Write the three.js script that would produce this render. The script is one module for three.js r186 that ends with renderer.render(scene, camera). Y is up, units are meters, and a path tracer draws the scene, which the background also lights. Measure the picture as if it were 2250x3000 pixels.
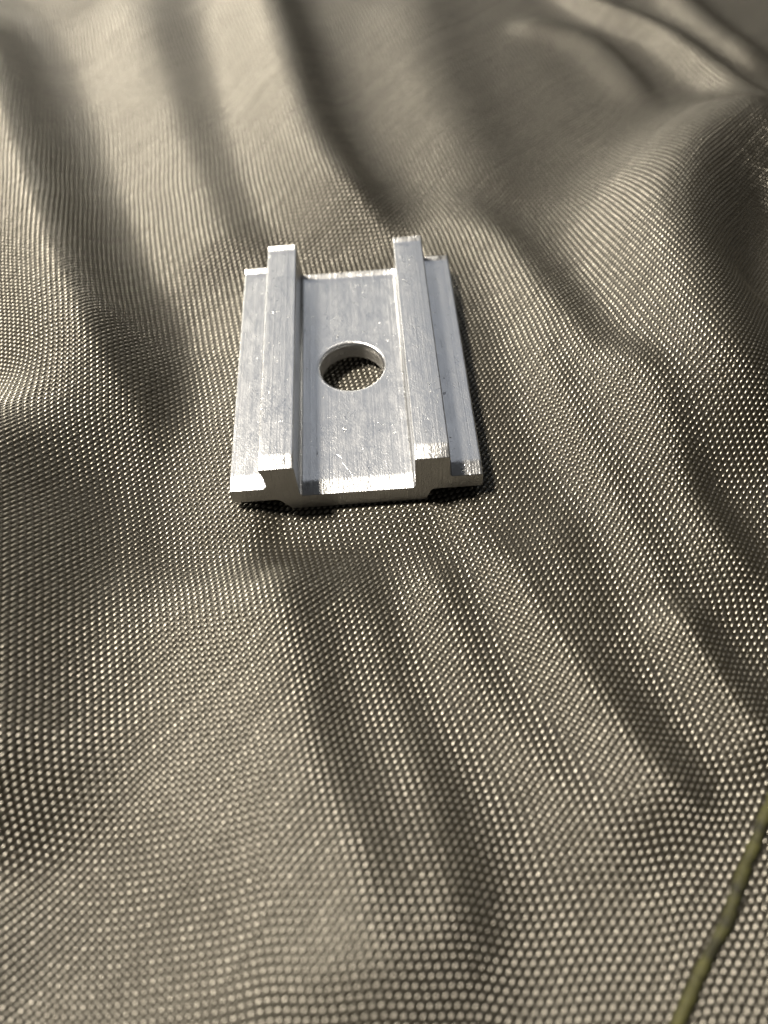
import * as THREE from 'three';
import { mergeGeometries, toCreasedNormals } from 'three/addons/utils/BufferGeometryUtils.js';
import { RectAreaLightUniformsLib } from 'three/addons/lights/RectAreaLightUniformsLib.js';
import { Brush, Evaluator, SUBTRACTION } from 'three-bvh-csg';

// ---------------------------------------------------------------- camera, light, exposure
const MM = 0.001;
const scene = new THREE.Scene();
const renderer = new THREE.WebGLRenderer({ antialias: true });
renderer.toneMapping = THREE.LinearToneMapping;
renderer.toneMappingExposure = 1.0;
renderer.shadowMap.enabled = true;
RectAreaLightUniformsLib.init();
scene.background = new THREE.Color().setRGB(0.035, 0.034, 0.032);

// the photograph's camera, fitted to the corners of the clamp (millimetres, y = 0 under the clamp)
const CAM = [4.07, 92.7, 88.6];
const AX = [[0.9975, -0.0430, 0.0564], [0.0708, 0.5583, -0.8266], [0.0041, 0.8285, 0.5599]];   // right, up, back
const FPX = 2253;
const camera = new THREE.PerspectiveCamera(2 * Math.atan(1500 / FPX) * 180 / Math.PI, 768 / 1024, 0.004, 20);
camera.position.set(CAM[0] * MM, CAM[1] * MM, CAM[2] * MM);
{
  const m = new THREE.Matrix4().makeBasis(new THREE.Vector3(...AX[0]), new THREE.Vector3(...AX[1]), new THREE.Vector3(...AX[2]));
  camera.quaternion.setFromRotationMatrix(m).normalize();
}
camera.focus = 0.1115;
camera.userData.fStop = 13.5;
camera.updateMatrixWorld();
scene.add(camera);

const LAMP = { at: [-0.51, 0.97, -0.20], size: 0.16, power: 380, color: 0xfff3e0 };
const FILL_STRIP = { at: [-0.62, 0.31, -1.55], w: 1.3, h: 0.26, power: 17, color: 0xfff5e0 };  // added low glow behind the cloth, lifts its far part
const SKY_PANEL = { at: [0.1, 1.35, -1.35], w: 1.8, h: 1.3, power: 0.45, color: 0xebf0f9 };  // added glowing panel, stands in for bluish surroundings mirrored in the metal

// ---------------------------------------------------------------- helpers
function random(seed) { let s = seed >>> 0; return () => { s = (s + 0x6D2B79F5) >>> 0; let t = Math.imul(s ^ (s >>> 15), 1 | s); t = (t + Math.imul(t ^ (t >>> 7), 61 | t)) ^ t; return ((t ^ (t >>> 14)) >>> 0) / 4294967296; }; }
const clamp = (x, a, b) => Math.min(b, Math.max(a, x));
const smooth = (a, b, x) => { const t = clamp((x - a) / (b - a), 0, 1); return t * t * (3 - 2 * t); };
function noiseGrid(seed) {
  const r = random(seed), N = 64, g = new Float32Array(N * N).map(() => r() * 2 - 1);
  return (x, y) => {
    const xi = Math.floor(x), yi = Math.floor(y), fx = x - xi, fy = y - yi, u = fx * fx * (3 - 2 * fx), v = fy * fy * (3 - 2 * fy);
    const at = (i, j) => g[(((j % N) + N) % N) * N + (((i % N) + N) % N)];
    return (at(xi, yi) * (1 - u) + at(xi + 1, yi) * u) * (1 - v) + (at(xi, yi + 1) * (1 - u) + at(xi + 1, yi + 1) * u) * v;
  };
}
const n1 = noiseGrid(11), n2 = noiseGrid(23), n3 = noiseGrid(37), n4 = noiseGrid(51);
// a pixel of the photograph (at the 1659 px wide view) to the point of the level y where it looks, in mm
function ground(dx, dy, y = 0) {
  const a = (dx * 1.35624 - 1125) / FPX, b = -(dy * 1.35624 - 1500) / FPX;
  const d = [0, 1, 2].map(k => AX[0][k] * a + AX[1][k] * b - AX[2][k]);
  const s = (y - CAM[1]) / d[1];
  return [CAM[0] + d[0] * s, CAM[2] + d[2] * s];
}
function add(o, parent = scene) { o.castShadow = true; o.receiveShadow = true; parent.add(o); return o; }
function named(name, geometry, material, parent) { const m = new THREE.Mesh(geometry, material); m.name = name; return add(m, parent); }

// ---------------------------------------------------------------- the fabric's folds: a height field
// [points, height mm, half-width on the side to the right of a stroke that comes towards the viewer, on the other side]
const FOLDS = [
  // left edge: fold whose right flank falls away from the lamp
  [[[-90, -60], [-40, 70], [0, 180], [32, 275], [70, 400], [115, 530], [165, 660], [225, 800], [280, 940], [340, 1080]], 8.5, 9.5, 18],
  [[[300, -80], [330, 60], [360, 200], [400, 340], [450, 470], [500, 600], [540, 720]], 2.4, 9, 14],
  [[[550, -100], [585, 20], [622, 150], [655, 270], [700, 380], [770, 470], [850, 560]], 5.2, 7.2, 13],
  [[[900, -60], [930, 120], [1010, 320], [1110, 500]], 1.7, 9, 12],
  // creases, upper right
  [[[1080, 60], [1180, 65], [1270, 95], [1350, 165], [1430, 270]], 1.3, 3.2, 6.0],
  [[[1170, -80], [1280, 20], [1420, 80], [1550, 180], [1680, 290]], 2.6, 4, 5],
  [[[1400, -60], [1520, 60], [1680, 180]], 2.0, 5, 5],
  // fold round the dark hollow at the right edge
  [[[1760, 215], [1640, 295], [1540, 355], [1470, 430], [1440, 540], [1470, 680], [1520, 820], [1580, 960], [1660, 1080]], 7.6, 12, 13],
  [[[1720, 420], [1670, 560], [1660, 700]], -2.5, 8, 7],
  // long diagonal ridges on the right
  [[[930, 400], [1060, 520], [1190, 690], [1290, 850], [1400, 1040], [1520, 1240], [1680, 1440]], 2.3, 5.5, 9],
  [[[1290, 760], [1390, 890], [1480, 1060], [1570, 1200], [1680, 1320]], 1.2, 3.5, 3.5],
  [[[1420, 1300], [1500, 1420], [1600, 1560], [1700, 1680]], 1.5, 4, 5],
  // in front of the clamp
  [[[570, 1130], [595, 1260], [625, 1430], [655, 1600], [705, 1760], [760, 1900], [800, 2060], [820, 2260], [830, 2480]], 4.1, 9.0, 19],
  [[[880, 1150], [920, 1350], [955, 1550], [985, 1750], [1000, 2000], [1005, 2260]], 0.8, 7, 7],
  [[[1150, 1010], [1200, 1220], [1255, 1400], [1320, 1570], [1400, 1740], [1480, 1880]], 1.9, 7.0, 9],
  // long narrow pleats that fan out towards the viewer
  [[[740, 1120], [800, 1350], [860, 1560], [930, 1750], [985, 2000], [1000, 2300]], 0.8, 3.2, 4],
  [[[900, 1110], [960, 1300], [1050, 1500], [1180, 1700], [1330, 1880], [1500, 2060]], 0.8, 3.5, 4],
  [[[1010, 1060], [1110, 1280], [1240, 1480], [1400, 1680], [1580, 1860]], 0.9, 3.5, 4.5],
  [[[1080, 660], [1200, 880], [1320, 1100], [1420, 1300], [1540, 1500], [1700, 1700]], 0.9, 3.0, 4],
  // left: hill beyond the edge, valley before it
  [[[-90, 880], [-70, 1100], [-50, 1300], [-60, 1500], [-90, 1700], [-130, 1950]], 10.0, 17, 13],
  [[[-60, 2150], [200, 2140], [480, 2150], [700, 2220]], -0.8, 10, 10],
  [[[-20, 1800], [250, 1770], [520, 1810]], 0.5, 9, 9],
];
const GX0 = -190, GZ0 = -270, GS = 0.8, GNX = 500, GNZ = 500;
const HGRID = (() => {
  const curves = FOLDS.map(([pts, amp, wl, wr]) => {
    const c = new THREE.CatmullRomCurve3(pts.map(([x, y]) => { const g = ground(x, y); return new THREE.Vector3(g[0], 0, g[1]); }));
    const p = c.getPoints(28), w = Math.max(wl, wr) * 2.6;
    const box = new THREE.Box3().setFromPoints(p).expandByScalar(w);
    return { p, amp, wl, wr, box };
  });
  let g = new Float32Array(GNX * GNZ);
  for (let j = 0; j < GNZ; j++) for (let i = 0; i < GNX; i++) {
    const x = GX0 + i * GS, z = GZ0 + j * GS;
    let h = 0;
    for (const { p, amp, wl, wr, box } of curves) {
      if (x < box.min.x || x > box.max.x || z < box.min.z || z > box.max.z) continue;
      let best = 1e9, side = 0, along = 0;
      for (let k = 0; k < p.length - 1; k++) {
        const ax = p[k].x, az = p[k].z, ex = p[k + 1].x - ax, ez = p[k + 1].z - az, L = ex * ex + ez * ez;
        const t = clamp(((x - ax) * ex + (z - az) * ez) / L, 0, 1), qx = x - ax - ex * t, qz = z - az - ez * t, d = qx * qx + qz * qz;
        if (d < best) { best = d; side = (ex * qz - ez * qx) / Math.sqrt(L); along = (k + t) / (p.length - 1); }
      }
      // the two sides have their own widths, blended across the crest
      const d = Math.sqrt(best), f = 0.5 + 0.5 * Math.tanh(side / 1.5), w = wl * (1 - f) + wr * f;
      const ends = smooth(0, 0.2, along) * smooth(1, 0.75, along);
      h += 1.4 * amp * (0.03 + 0.97 * ends) * Math.exp(-(d / w) * (d / w));
    }
    h += 0.3 * n1(x / 46 + 3, z / 60) + 0.12 * n2(x / 15, z / 26) + 0.06 * n3(x / 6, z / 9);
    const fan = (x - 4) / (Math.max(z, -160) + 260) * 260;        // fine tension creases that fan out towards the viewer
    h += smooth(-50, 10, z) * (0.22 * Math.pow(1 - Math.abs(n4(fan / 15 + 0.8 * n1(z / 50, 3), z / 95 + 2)), 5) + 0.10 * Math.pow(1 - Math.abs(n3(fan / 7 + 0.8 * n2(z / 30, 8), z / 60)), 5));
    h += 5.0 * smooth(50, 105, z);
    g[j * GNX + i] = h;
  }
  for (let pass = 0; pass < 2; pass++) {      // soften kinks
    const o = new Float32Array(g);
    for (let j = 1; j < GNZ - 1; j++) for (let i = 1; i < GNX - 1; i++) {
      const k = j * GNX + i;
      o[k] = (4 * g[k] + 2 * (g[k - 1] + g[k + 1] + g[k - GNX] + g[k + GNX]) + g[k - GNX - 1] + g[k - GNX + 1] + g[k + GNX - 1] + g[k + GNX + 1]) / 16;
    }
    g = o;
  }
  // the clamp's weight presses the cloth level: its web lies on it, the cloth swells a little under the raised edges
  for (let j = 0; j < GNZ; j++) for (let i = 0; i < GNX; i++) {
    const x = GX0 + i * GS, z = GZ0 + j * GS, k = j * GNX + i;
    const ox = Math.max(0, Math.abs(x) - 18), oz = Math.max(0, Math.abs(z) - 24.2), d = Math.hypot(ox, oz);
    const under = -0.14 - 1.6 * smooth(9.5, 5, Math.hypot(x, z)) + 1.5 * smooth(10.2, 16, Math.abs(x));
    const m = 1 - smooth(0.5, 15, d);
    g[k] = g[k] * (1 - m) + under * m;
    if (Math.abs(x) < 11.5 && oz < 3) g[k] = Math.min(g[k], -0.13 + 0.8 * smooth(0, 3, oz) + 2 * smooth(10, 11.5, Math.abs(x)));
  }
  return g;
})();
function height(x, z) {   // cubic B-spline of the grid
  const fx = clamp((x - GX0) / GS, 2, GNX - 3), fz = clamp((z - GZ0) / GS, 2, GNZ - 3), i = Math.floor(fx), j = Math.floor(fz), u = fx - i, v = fz - j;
  const B = t => [(1 - t) ** 3 / 6, (3 * t ** 3 - 6 * t * t + 4) / 6, (-3 * t ** 3 + 3 * t * t + 3 * t + 1) / 6, t ** 3 / 6];
  const bu = B(u), bv = B(v);
  let h = 0;
  for (let b = 0; b < 4; b++) { const r = (j - 1 + b) * GNX + i - 1; h += bv[b] * (bu[0] * HGRID[r] + bu[1] * HGRID[r + 1] + bu[2] * HGRID[r + 2] + bu[3] * HGRID[r + 3]); }
  return h;
}

// lengths measured along the cloth, across and away, so that the weave keeps its spacing over the folds
const ALONG = (() => {
  const U = new Float32Array(GNX * GNZ), V = new Float32Array(GNX * GNZ), i0 = Math.round(-GX0 / GS), j0 = Math.round((30 - GZ0) / GS);
  const len = d => Math.sqrt(GS * GS + d * d);
  for (let j = 0; j < GNZ; j++) {
    for (let i = i0 + 1; i < GNX; i++) U[j * GNX + i] = U[j * GNX + i - 1] + len(HGRID[j * GNX + i] - HGRID[j * GNX + i - 1]);
    for (let i = i0 - 1; i >= 0; i--) U[j * GNX + i] = U[j * GNX + i + 1] - len(HGRID[j * GNX + i] - HGRID[j * GNX + i + 1]);
  }
  for (let i = 0; i < GNX; i++) {
    V[j0 * GNX + i] = 30;
    for (let j = j0 + 1; j < GNZ; j++) V[j * GNX + i] = V[(j - 1) * GNX + i] + len(HGRID[j * GNX + i] - HGRID[(j - 1) * GNX + i]);
    for (let j = j0 - 1; j >= 0; j--) V[j * GNX + i] = V[(j + 1) * GNX + i] - len(HGRID[j * GNX + i] - HGRID[(j + 1) * GNX + i]);
  }
  const find = (T, start, step, count, v) => {   // position (in cells) where the growing table reaches v
    let a = 0, b = count - 1;
    while (b - a > 1) { const m = (a + b) >> 1; if (T[start + m * step] <= v) a = m; else b = m; }
    const p = T[start + a * step], q = T[start + b * step];
    return a + clamp((v - p) / (q - p), 0, 1);
  };
  const mix = (T, fixed, other, step, count, v) => {   // between two neighbouring rows or columns
    const f = clamp(fixed, 0, count - 1.001), k = Math.floor(f), t = f - k;
    return find(T, k * other, step, 500, v) * (1 - t) + find(T, (k + 1) * other, step, 500, v) * t;
  };
  return (u, v) => {
    let x = u, z = v;
    for (let it = 0; it < 4; it++) {
      x = GX0 + GS * mix(U, (z - GZ0) / GS, GNX, 1, GNZ, u);
      z = GZ0 + GS * mix(V, (x - GX0) / GS, 1, GNX, GNX, v);
    }
    return [x, z];
  };
})();
// ---------------------------------------------------------------- fabric
const warpMat = new THREE.MeshPhysicalMaterial({ color: new THREE.Color().setRGB(0.0150, 0.0132, 0.0086), roughness: 0.37, ior: 2.7, specularColor: new THREE.Color().setRGB(1, 0.967, 0.87), sheen: 0.06, sheenRoughness: 0.5, sheenColor: new THREE.Color().setRGB(0.9, 0.84, 0.72), specularIntensity: 1 });
const weftMat = new THREE.MeshPhysicalMaterial({ color: new THREE.Color().setRGB(0.0160, 0.0141, 0.0096), roughness: 0.39, ior: 1.5, specularColor: new THREE.Color().setRGB(1, 0.97, 0.88), sheen: 0.06, sheenRoughness: 0.5, sheenColor: new THREE.Color().setRGB(0.9, 0.84, 0.72) });
const backMat = new THREE.MeshStandardMaterial({ color: new THREE.Color().setRGB(0.015, 0.013, 0.0095), roughness: 0.8 });
const fabric = new THREE.Group(); fabric.name = 'fabric_sheet';
fabric.userData = { kind: 'structure', label: 'crumpled taupe nylon fabric with a glossy diagonal weave', category: 'fabric' };
scene.add(fabric);
{
  // the closed backing of the cloth, just under the yarns
  const x0 = -180, x1 = 200, z0 = -260, z1 = 118, s = 1.2, nx = Math.round((x1 - x0) / s), nz = Math.round((z1 - z0) / s);
  const pos = new Float32Array((nx + 1) * (nz + 1) * 3), uv = new Float32Array((nx + 1) * (nz + 1) * 2), idx = [];
  for (let j = 0; j <= nz; j++) for (let i = 0; i <= nx; i++) {
    const k = j * (nx + 1) + i, x = x0 + i * s, z = z0 + j * s;
    pos.set([x * MM, (height(x, z) - 0.10) * MM, z * MM], k * 3); uv.set([x * MM, z * MM], k * 2);
    if (i < nx && j < nz) idx.push(k, k + nx + 1, k + 1, k + 1, k + nx + 1, k + nx + 2);
  }
  const g = new THREE.BufferGeometry();
  g.setAttribute('position', new THREE.BufferAttribute(pos, 3)); g.setAttribute('uv', new THREE.BufferAttribute(uv, 2)); g.setIndex(idx); g.computeVertexNormals();
  named('backing', g, backMat, fabric);
}
// one visible float of a yarn: a rounded, slightly crimped bar; local x runs along the yarn over one period, z across
function floatShape(reach, half, rise, crimp, flat) {
  const ns = 10, nt = 8, pos = [], idx = [];
  for (let a = 0; a <= ns; a++) for (let b = 0; b <= nt; b++) {
    const s = (a / ns - 0.5) * 2 * reach, th = (b / nt - 0.5) * Math.PI * 0.98;
    const c = Math.cos(2 * Math.PI * s), dip = crimp * (Math.sign(c) * Math.pow(Math.abs(c), flat) - 1);
    const pinch = 1 - 0.35 * Math.pow(Math.abs(s) / reach, 4);
    pos.push(s, dip + rise * (Math.cos(th) - 0) , Math.sin(th) * half * pinch);
  }
  for (let a = 0; a < ns; a++) for (let b = 0; b < nt; b++) { const k = a * (nt + 1) + b; idx.push(k, k + 1, k + nt + 1, k + 1, k + nt + 2, k + nt + 1); }
  const g = new THREE.BufferGeometry(); g.setAttribute('position', new THREE.Float32BufferAttribute(pos, 3)); g.setIndex(idx); g.computeVertexNormals();
  return g;
}
{
  const A = [0.93, -0.01], Bv = [0.17, 0.82];                       // lattice of the weave, mm: rows run across, columns lean
  const warpDir = [A[0] - Bv[0], A[1] - Bv[1]], weftDir = [A[0] + Bv[0], A[1] + Bv[1]];
  const warpGeo = floatShape(0.38, 0.262, 0.215, 0.062, 0.85), weftGeo = floatShape(0.35, 0.32, 0.105, 0.055, 0.5);
  const edge = z => [-62 - (95 - z) * 0.34, 62 + (95 - z) * 0.36];  // wider than the view on both sides
  const spots = [[], []];
  for (let j = -365; j <= 160; j++) for (let i = -325; i <= 325; i++) for (let k = 0; k < 2; k++) {
    let x = (i + k * 0.5) * A[0] + (j + k * 0.5) * Bv[0], z = (i + k * 0.5) * A[1] + (j + k * 0.5) * Bv[1];
    if (z < -290 || z > 125) continue;
    // the weave drifts a little
    const ux = x + 1.6 * n1(x / 38, z / 45 + 9), uz = z + 1.6 * n2(x / 45 + 5, z / 38);
    const [ea, eb] = edge(uz);
    if (ux < ea - 40 || ux > eb + 40) continue;
    const [wx, wz] = ALONG(ux, uz), [a, b] = edge(wz);
    if (wx < a || wx > b || wz < -245 || wz > 112) continue;
    spots[k].push(wx, wz, k ? i - j : i + j);
  }
  const r = random(5), X = new THREE.Vector3(), Y = new THREE.Vector3(), Z = new THREE.Vector3(), M = new THREE.Matrix4(), col = new THREE.Color();
  for (let k = 0; k < 2; k++) {
    const s = spots[k], n = s.length / 3, yarn = random(90 + k), ofYarn = new Map();
    for (let q = 0; q < n; q++) if (!ofYarn.has(s[3 * q + 2])) ofYarn.set(s[3 * q + 2], [yarn() - 0.5, yarn() - 0.5, yarn() - 0.5]);
    const mesh = new THREE.InstancedMesh(k ? weftGeo : warpGeo, k ? weftMat : warpMat, n);
    mesh.name = k ? 'weft_yarns' : 'warp_yarns'; mesh.userData = { kind: 'stuff' };
    const d = k ? weftDir : warpDir, L = Math.hypot(...d), ux = d[0] / L, uz = d[1] / L;
    for (let q = 0; q < n; q++) {
      const own = ofYarn.get(s[3 * q + 2]), slub = n3(s[3 * q] / 2.1 + own[0] * 40, s[3 * q + 1] / 2.1);
      const x = s[3 * q], z = s[3 * q + 1], e = 0.3, h = height(x, z);
      const hx = (height(x + e, z) - height(x - e, z)) / (2 * e), hz = (height(x, z + e) - height(x, z - e)) / (2 * e);
      const turn = (r() - 0.5) * 0.13, cx = ux - uz * turn, cz = uz + ux * turn;
      X.set(cx, hx * cx + hz * cz, cz).normalize();
      Z.set(-cz, hx * -cz + hz * cx, cx).normalize();
      Y.set(-hx, 1, -hz).normalize();
      const lift = 0.02 * (r() - 0.5) + 0.035 * own[0] + 0.012 * slub - 0.13, sw = 1 + 0.12 * (r() - 0.5) + 0.16 * own[1] + 0.06 * slub;
      X.multiplyScalar(L * MM); Z.multiplyScalar(sw * MM);
      const yy = Y.clone().multiplyScalar(MM * (1 + 0.22 * (r() - 0.5) + 0.16 * own[2]));
      M.makeBasis(X, yy, Z);
      M.setPosition((x + Y.x * lift) * MM, (h + Y.y * lift) * MM, (z + Y.z * lift) * MM);
      mesh.setMatrixAt(q, M);
      const v = 1 + 0.16 * (r() - 0.5); col.setRGB(v, v, v * (1 + 0.05 * (r() - 0.5))); mesh.setColorAt(q, col);
    }
    add(mesh, fabric);
  }
  console.log('yarns', spots[0].length / 3, spots[1].length / 3);
}

// ---------------------------------------------------------------- aluminium clamp
const TEX = 1024;
function metalMaps() {   // fine relief and wear of the mill-finished top faces, over the clamp's own plan (36 x 48 mm)
  const hgt = new Float32Array(TEX * TEX), rough = new Float32Array(TEX * TEX), r = random(77);
  const line = new Float32Array(TEX).map((_, i) => 0.5 * n1(i / 3, 1) + 0.6 * n2(i / 9, 7) + 0.5 * n3(i / 30, 3));
  for (let j = 0; j < TEX; j++) for (let i = 0; i < TEX; i++) {
    const k = j * TEX + i;
    const wear = 0.5 + 0.5 * n4(i / 90, j / 120);
    hgt[k] = 0.24 * line[i] * (0.5 + 0.5 * n4(i / 5 + 9, j / 260)) + 0.05 * n1(i / 2.2, j / 60) + 0.06 * n2(i / 5, j / 7) + 0.07 * n3(i / 2, j / 2.5) + 0.11 * n1(i / 3.3 + 20, j / 3.9) * smooth(-0.1, 0.5, n2(i / 70, j / 90));
    rough[k] = 0.34 + 0.025 * line[i] + 0.02 * n3(i / 40, j / 60) + 0.055 * wear * n2(i / 4, j / 5) + 0.03 * n4(i / 14 + 7, j / 22);
  }
  const dab = (x, y, rad, dep, ex, ang, ring) => {
    const R = Math.ceil(rad * ex * 1.8), c = Math.cos(ang), s = Math.sin(ang);
    for (let b = -R; b <= R; b++) for (let a = -R; a <= R; a++) {
      const i = Math.round(x + a), j = Math.round(y + b); if (i < 0 || j < 0 || i >= TEX || j >= TEX) continue;
      const u = (a * c + b * s) / (rad * ex), v = (-a * s + b * c) / rad, d = u * u + v * v;
      const g = Math.exp(-d * 1.6);
      hgt[j * TEX + i] += -dep * g + ring * dep * Math.exp(-((Math.sqrt(d) - 1.1) ** 2) * 7);
      rough[j * TEX + i] -= 0.10 * g;
    }
  };
  for (let q = 0; q < 1500; q++) {      // nicks gather in patches
    const x = r() * TEX, y = r() * TEX, k = n1(x / 60 + 4, y / 80) + 0.6 * n2(x / 20, y / 25);
    if (k < 0.25 + 0.5 * r()) { r(); continue; }
    dab(x, y, 0.9 + 2.0 * r() * r(), 0.25 + 0.5 * r(), 1 + 2.6 * r(), r() * 3.14, 0.2 + 0.3 * r());
  }
  for (let q = 0; q < 16; q++) dab(r() * TEX, r() * TEX, 2.5 + 3 * r(), 0.4 + 0.4 * r(), 1 + 1.5 * r(), r() * 3.14, 0.35);
  const scratch = (x, y, ang, len, bend, dep, w) => {
    for (let t = 0; t < len; t += 0.7) { const q = ang + bend * t; x += Math.cos(q) * 0.7; y += Math.sin(q) * 0.7; dab(x, y, w, dep, 1, 0, 0.3); }
  };
  for (let q = 0; q < 150; q++) scratch(r() * TEX, r() * TEX, (r() - 0.5) * 3.14, 10 + 40 * r() * r(), (r() - 0.5) * 0.02, 0.12 + 0.12 * r(), 0.9);
  scratch(455, 915, 0.85, 85, 0.003, 0.22, 1.5); scratch(430, 880, 0.5, 30, 0.01, 0.2, 1.3); scratch(520, 700, 2.4, 60, 0, 0.12, 1.0);
  scratch(460, 770, 0.4, 16, 0, 0.5, 2.2);
  const toTexture = (f, lo, hi) => {
    const px = new Uint8Array(TEX * TEX * 4);
    for (let k = 0; k < f.length; k++) { const v = clamp((f[k] - lo) / (hi - lo), 0, 1) * 255; px[4 * k] = px[4 * k + 1] = px[4 * k + 2] = v; px[4 * k + 3] = 255; }
    const t = new THREE.DataTexture(px, TEX, TEX); t.magFilter = THREE.LinearFilter; t.minFilter = THREE.LinearFilter; t.wrapS = t.wrapT = THREE.RepeatWrapping; t.needsUpdate = true; return t;
  };
  return { bumpMap: toTexture(hgt, -1.2, 1.2), roughnessMap: toTexture(rough, 0, 1) };
}
const maps = metalMaps();
const metal = new THREE.MeshPhysicalMaterial({ color: new THREE.Color().setRGB(0.53, 0.545, 0.57), metalness: 1, roughness: 1, anisotropy: 0.1, bumpScale: 0.00019, ...maps });

const shadedCutMetal = new THREE.MeshPhysicalMaterial({ color: new THREE.Color().setRGB(0.48, 0.475, 0.465), metalness: 1, roughness: 0.5, bumpMap: maps.bumpMap, bumpScale: 0.0005 });  // rough cut faces; colour also darkened to stand for shade on ends and bore
const FR = 24.15, BK = -24.15;
// corners given a radius become arcs
function rounded(list) {
  const out = [], n = list.length;
  for (let i = 0; i < n; i++) {
    const [x, y, rad] = list[i];
    if (!rad) { out.push([x, y]); continue; }
    const [px, py] = list[(i + n - 1) % n], [qx, qy] = list[(i + 1) % n];
    const a = new THREE.Vector2(px - x, py - y), b = new THREE.Vector2(qx - x, qy - y);
    const ra = Math.min(rad, a.length() * 0.49), rb = Math.min(rad, b.length() * 0.49);
    a.setLength(ra); b.setLength(rb);
    for (let t = 0; t <= 5; t++) { const u = t / 5, v = 1 - u; out.push([x + a.x * v * v + b.x * u * u, y + a.y * v * v + b.y * u * u]); }
  }
  return out;
}
// bar of that section, sheared to length: the cut drags the top edge down in front and leaves a raised lip at the rear
function shearedBar(section, seed) {
  const zs = [BK, BK + 0.12, BK + 0.35, BK + 0.6, BK + 0.85, BK + 1.1, BK + 1.4];
  for (let z = BK + 4; z < FR - 3; z += 3) zs.push(z);
  zs.push(FR - 2.7, FR - 2.45, FR - 2.2, FR - 1.95, FR - 1.7, FR - 1.3, FR - 0.9, FR - 0.5, FR - 0.2, FR - 0.06, FR);
  const n = section.length, P = zs.map((z, q) => section.map(([x, y]) => {
    const w = smooth(2.46, 2.95, y);
    const wave = 0.12 * n2(x / 1.3 + seed, 3) + 0.06 * n3(x / 0.4, seed);
    let d = -0.36 + 0.84 * (z - BK) / (FR - BK);
    d += (0.42 + wave) * smooth(BK + 1.15 + 0.3 * wave, BK - 0.15, z);
    const t = Math.max(0, z - (FR - 2.5) + 0.9 * wave);
    d -= 0.25 * (t < 0.6 ? t * t / 1.2 : t - 0.3);
    const rim = q === zs.length - 1 ? -0.05 : q === 0 ? -0.06 : 0;
    return [x, y + w * (d + rim), z + (q === zs.length - 1 ? 0.05 * n3(x * 2, y * 2 + seed) * 0 : 0)];
  }));
  const tri = [], uv = [];
  const put = (p, q) => { tri.push(...p); uv.push(...q); };
  for (let a = 0; a < zs.length - 1; a++) for (let b = 0; b < n; b++) {
    const c = (b + 1) % n, p = [P[a][b], P[a + 1][b], P[a + 1][c], P[a][c]];
    const ex = Math.abs(section[c][0] - section[b][0]), ey = Math.abs(section[c][1] - section[b][1]), up = ex >= ey;
    const f = v => up ? [v[0] / 36 + 0.5, v[2] / 48.3 + 0.5] : [v[1] / 36 + 0.31, v[2] / 48.3 + 0.5];
    for (const k of [0, 2, 1, 0, 3, 2]) put(p[k], f(p[k]));
  }
  const faces = THREE.ShapeUtils.triangulateShape(section.map(([x, y]) => new THREE.Vector2(x, y)), []);
  for (const [a, b, c] of faces) {
    const F = P[zs.length - 1], R = P[0], f = v => [v[0] / 36 + 0.5, v[1] / 48.3 + 0.13];
    for (const k of [a, b, c]) put(F[k], f(F[k]));
    for (const k of [a, c, b]) put(R[k], f(R[k]));
  }
  const g = new THREE.BufferGeometry();
  g.setAttribute('position', new THREE.Float32BufferAttribute(tri, 3)); g.setAttribute('uv', new THREE.Float32BufferAttribute(uv, 2));
  return g;
}
// counter-clockwise sections, mm, seen from the front
const baseSection = rounded([
  [-18, 2.45, 0.7], [-11.3, 2.45, 0.8], [-9.7, 0, 0.5], [9.9, 0, 0.4], [10.7, 2.45, 0.6], [18, 2.45, 0.5], [18, 5.2, 0.35],
  [13.62, 5.2], [8.36, 5.2], [8.36, 3.05, 0.6], [-8.26, 3.05, 0.9], [-8.26, 5.2], [-13.14, 5.2], [-18, 5.2, 0.3]]);
const leftRib = rounded([[-13.14, 5.2], [-8.26, 5.2], [-8.26, 9.6, 0.3], [-13.2, 9.6, 0.22], [-13.05, 9.0, 0.4], [-12.7, 7.4, 0.8], [-12.7, 5.75, 0.5]]);
const rightRib = rounded([[8.36, 5.2], [13.62, 5.2], [13.3, 5.65, 0.3], [13.23, 9.6, 0.25], [8.36, 9.6, 0.2]]);
const HOLE = [0.05, -0.85], RI = 5.12, RO = 5.72;
const clamp_ = new THREE.Group(); clamp_.name = 'aluminium_clamp';
clamp_.userData = { label: 'small bare aluminium channel clamp with two raised ribs and a round hole', category: 'clamp' };
scene.add(clamp_);
function finish(g) {   // smooth normals; the sheared ends get the cut metal, its colour darkened as shade
  g = toCreasedNormals(g, 0.42);
  const P = g.attributes.position.array, body = [], ends = [], o = new THREE.BufferGeometry();
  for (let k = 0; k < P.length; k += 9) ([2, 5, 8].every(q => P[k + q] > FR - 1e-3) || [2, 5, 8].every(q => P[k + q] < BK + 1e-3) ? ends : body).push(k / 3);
  for (const [name, size] of [['position', 3], ['normal', 3], ['uv', 2]]) {
    const a = g.attributes[name].array, out = [];
    for (const t of [...body, ...ends]) for (let q = 0; q < 3 * size; q++) out.push(a[t * size + q]);
    o.setAttribute(name, new THREE.Float32BufferAttribute(out, size));
  }
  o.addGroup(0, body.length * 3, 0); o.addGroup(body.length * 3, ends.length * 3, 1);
  o.scale(MM, MM, MM); return o;
}
const skins = [metal, shadedCutMetal];
let plate;
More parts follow.
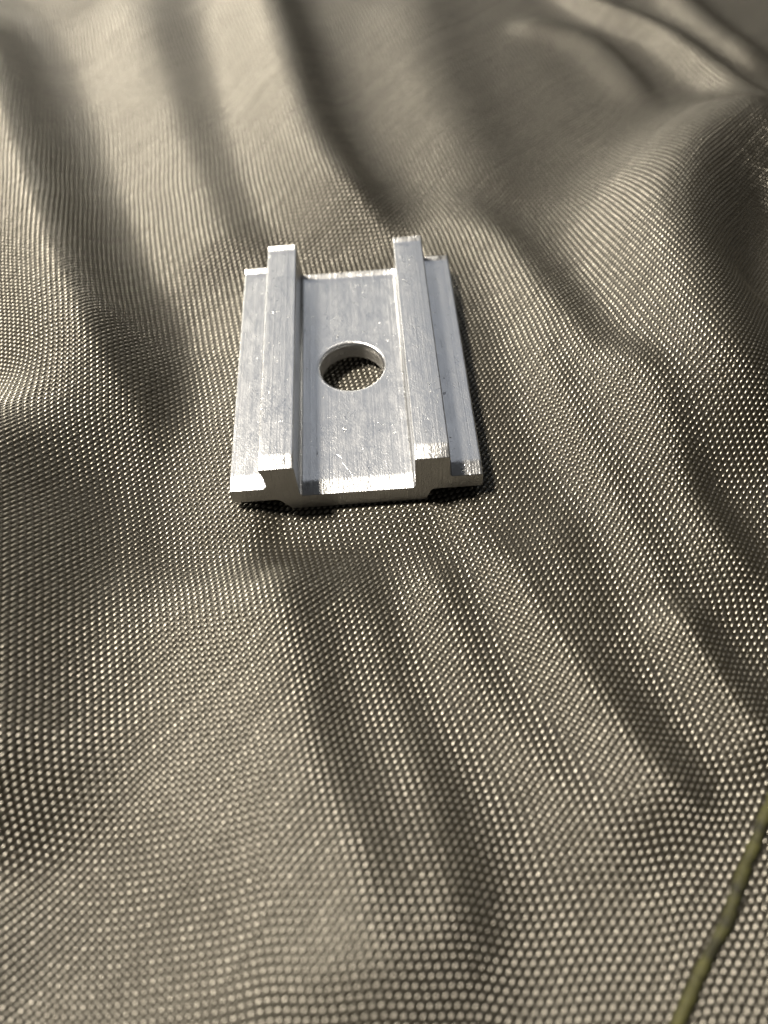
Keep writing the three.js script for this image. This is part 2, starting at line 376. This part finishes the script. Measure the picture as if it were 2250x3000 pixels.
{
  const g = shearedBar(baseSection, 1); g.computeVertexNormals();
  const body = new Brush(g); body.updateMatrixWorld();
  const cut = new THREE.CylinderGeometry(RO, RO, 12, 96); cut.translate(HOLE[0], 2, HOLE[1]);
  const tool = new Brush(cut); tool.updateMatrixWorld();
  const ev = new Evaluator(); ev.attributes = ['position', 'normal', 'uv']; ev.useGroups = false;
  const res = ev.evaluate(body, tool, SUBTRACTION).geometry;
  const o = new THREE.BufferGeometry(), flat = res.index ? res.toNonIndexed() : res;
  const range = res.index ? flat.attributes.position.count : (isFinite(res.drawRange.count) ? res.drawRange.count : flat.attributes.position.count);
  o.setAttribute('position', new THREE.BufferAttribute(flat.attributes.position.array.slice(0, range * 3), 3));
  o.setAttribute('uv', new THREE.BufferAttribute(flat.attributes.uv.array.slice(0, range * 2), 2));
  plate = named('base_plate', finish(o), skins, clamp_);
  // rim: rounded-over edge and bore
  const y0 = 3.05 - 0.36 + 0.84 * (HOLE[1] - BK) / (FR - BK);
  const prof = [[RI, y0 - 0.42], [RI + 0.06, y0 - 0.24], [RI + 0.2, y0 - 0.08], [RI + 0.38, y0 + 0.01], [RO - 0.08, y0 + 0.02], [RO + 0.06, y0 - 0.03], [RO + 0.06, y0 - 0.2]];
  const rim = new THREE.LatheGeometry(prof.map(([x, y]) => new THREE.Vector2(x, y)), 96).toNonIndexed(); rim.deleteAttribute('normal');
  rim.translate(HOLE[0], 0, HOLE[1]);
  const ruv = rim.attributes.uv, rp = rim.attributes.position; for (let k = 0; k < ruv.count; k++) ruv.setXY(k, rp.getX(k) / 36 + 0.5, rp.getZ(k) / 48.3 + 0.5);
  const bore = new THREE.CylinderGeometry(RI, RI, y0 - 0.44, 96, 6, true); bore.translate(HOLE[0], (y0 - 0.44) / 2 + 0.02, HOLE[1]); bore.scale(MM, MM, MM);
  named('bore', bore, shadedCutMetal, plate);
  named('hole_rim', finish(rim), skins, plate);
}
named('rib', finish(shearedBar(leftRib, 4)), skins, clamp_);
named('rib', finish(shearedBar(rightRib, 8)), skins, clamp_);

// ---------------------------------------------------------------- olive thread at the lower right
{
  const px = [[1700, 1680], [1661, 1768], [1640, 1824], [1620, 1866], [1607, 1900], [1592, 1941], [1576, 1988], [1548, 2036], [1526, 2076], [1505, 2118], [1485, 2163], [1463, 2209], [1430, 2290], [1400, 2380]];
  const pts = px.map(([a, b]) => { const g = ground(a, b, 3.8); return new THREE.Vector3(g[0], height(g[0], g[1]) + 0.12, g[1]); });
  const curve = new THREE.CatmullRomCurve3(pts), ns = 220, nr = 12, pos = [], idx = [], uv = [];
  const fr = curve.computeFrenetFrames(ns), col = [];
  for (let a = 0; a <= ns; a++) {
    const t = a / ns, p = curve.getPointAt(t), L = t * curve.getLength();
    for (let b = 0; b <= nr; b++) {
      const th = b / nr * Math.PI * 2, lobe = 0.15 * Math.abs(Math.cos(1.5 * (th - L * 1.3))) + 0.20 * n2(L * 0.7, 4) + 0.06 * n3(L * 2.2, b % nr), R = 0.60 * (1 + lobe);
      const v = p.clone().addScaledVector(fr.normals[a], Math.cos(th) * R).addScaledVector(fr.binormals[a], Math.sin(th) * R);
      pos.push(v.x * MM, v.y * MM, v.z * MM); uv.push(L, b / nr);
      const c = 0.85 + 0.5 * n1(L * 0.8, 2) + 0.25 * n4(L * 3, b % nr);
      col.push(c, c, c);
      if (a < ns && b < nr) { const k = a * (nr + 1) + b; idx.push(k, k + nr + 1, k + 1, k + 1, k + nr + 1, k + nr + 2); }
    }
  }
  const g = new THREE.BufferGeometry(); g.setAttribute('position', new THREE.Float32BufferAttribute(pos, 3)); g.setAttribute('uv', new THREE.Float32BufferAttribute(uv, 2)); g.setAttribute('color', new THREE.Float32BufferAttribute(col, 3)); g.setIndex(idx); g.computeVertexNormals();
  const m = named('green_thread', g, new THREE.MeshStandardMaterial({ color: new THREE.Color().setRGB(0.031, 0.031, 0.006), roughness: 0.75, vertexColors: true }));
  m.userData = { label: 'thin olive green thread lying on the fabric', category: 'thread' };
}

// ---------------------------------------------------------------- the lamp that lights it, an added fill strip and an added sky panel, outside the picture
function panel(name, label, category, { at, w, h, power, color }, aim, frameColor, glow) {
  const t = new THREE.Group(); t.name = name; t.userData = { label, category };
  t.position.set(...at); t.lookAt(...aim); scene.add(t);
  const fm = new THREE.MeshStandardMaterial({ color: frameColor, roughness: 0.5 }), b = 0.05;
  const bars = [[0, h / 2 + b / 2, w + 2 * b, b], [0, -h / 2 - b / 2, w + 2 * b, b], [w / 2 + b / 2, 0, b, h], [-w / 2 - b / 2, 0, b, h]].map(([x, y, sx, sy]) => { const q = new THREE.BoxGeometry(sx, sy, 0.06); q.translate(x, y, -0.02); return q; });
  named('frame', mergeGeometries(bars), fm, t);
  const face = new THREE.BoxGeometry(w, h, 0.01); face.translate(0, 0, -0.02);
  named('diffuser', face, new THREE.MeshStandardMaterial({ color: 0xffffff, emissive: color, emissiveIntensity: glow, roughness: 0.6 }), t);
  const l = new THREE.RectAreaLight(color, power, w, h); l.position.set(...at); l.lookAt(...aim); l.translateZ(-0.002); l.rotateY(Math.PI); l.rotateY(Math.PI);
  // a RectAreaLight shines along its own -z, which lookAt on a light turns towards the aim
  scene.add(l);
}
panel('lamp_panel', 'square white lamp panel above the fabric', 'lamp', { at: LAMP.at, w: LAMP.size, h: LAMP.size, power: LAMP.power, color: LAMP.color }, [0, 0, 0], 0xdddddd, 0.5);
panel('added_fill_strip', 'added long low glowing strip that brightens the far fabric', 'lamp', FILL_STRIP, [0, 0, -0.1], 0xdddddd, 0.3);
panel('window', 'added large framed glowing panel that the metal mirrors', 'window', SKY_PANEL, [0, 0.05, 0], 0xf0f0ee, 0.1);

renderer.render(scene, camera);
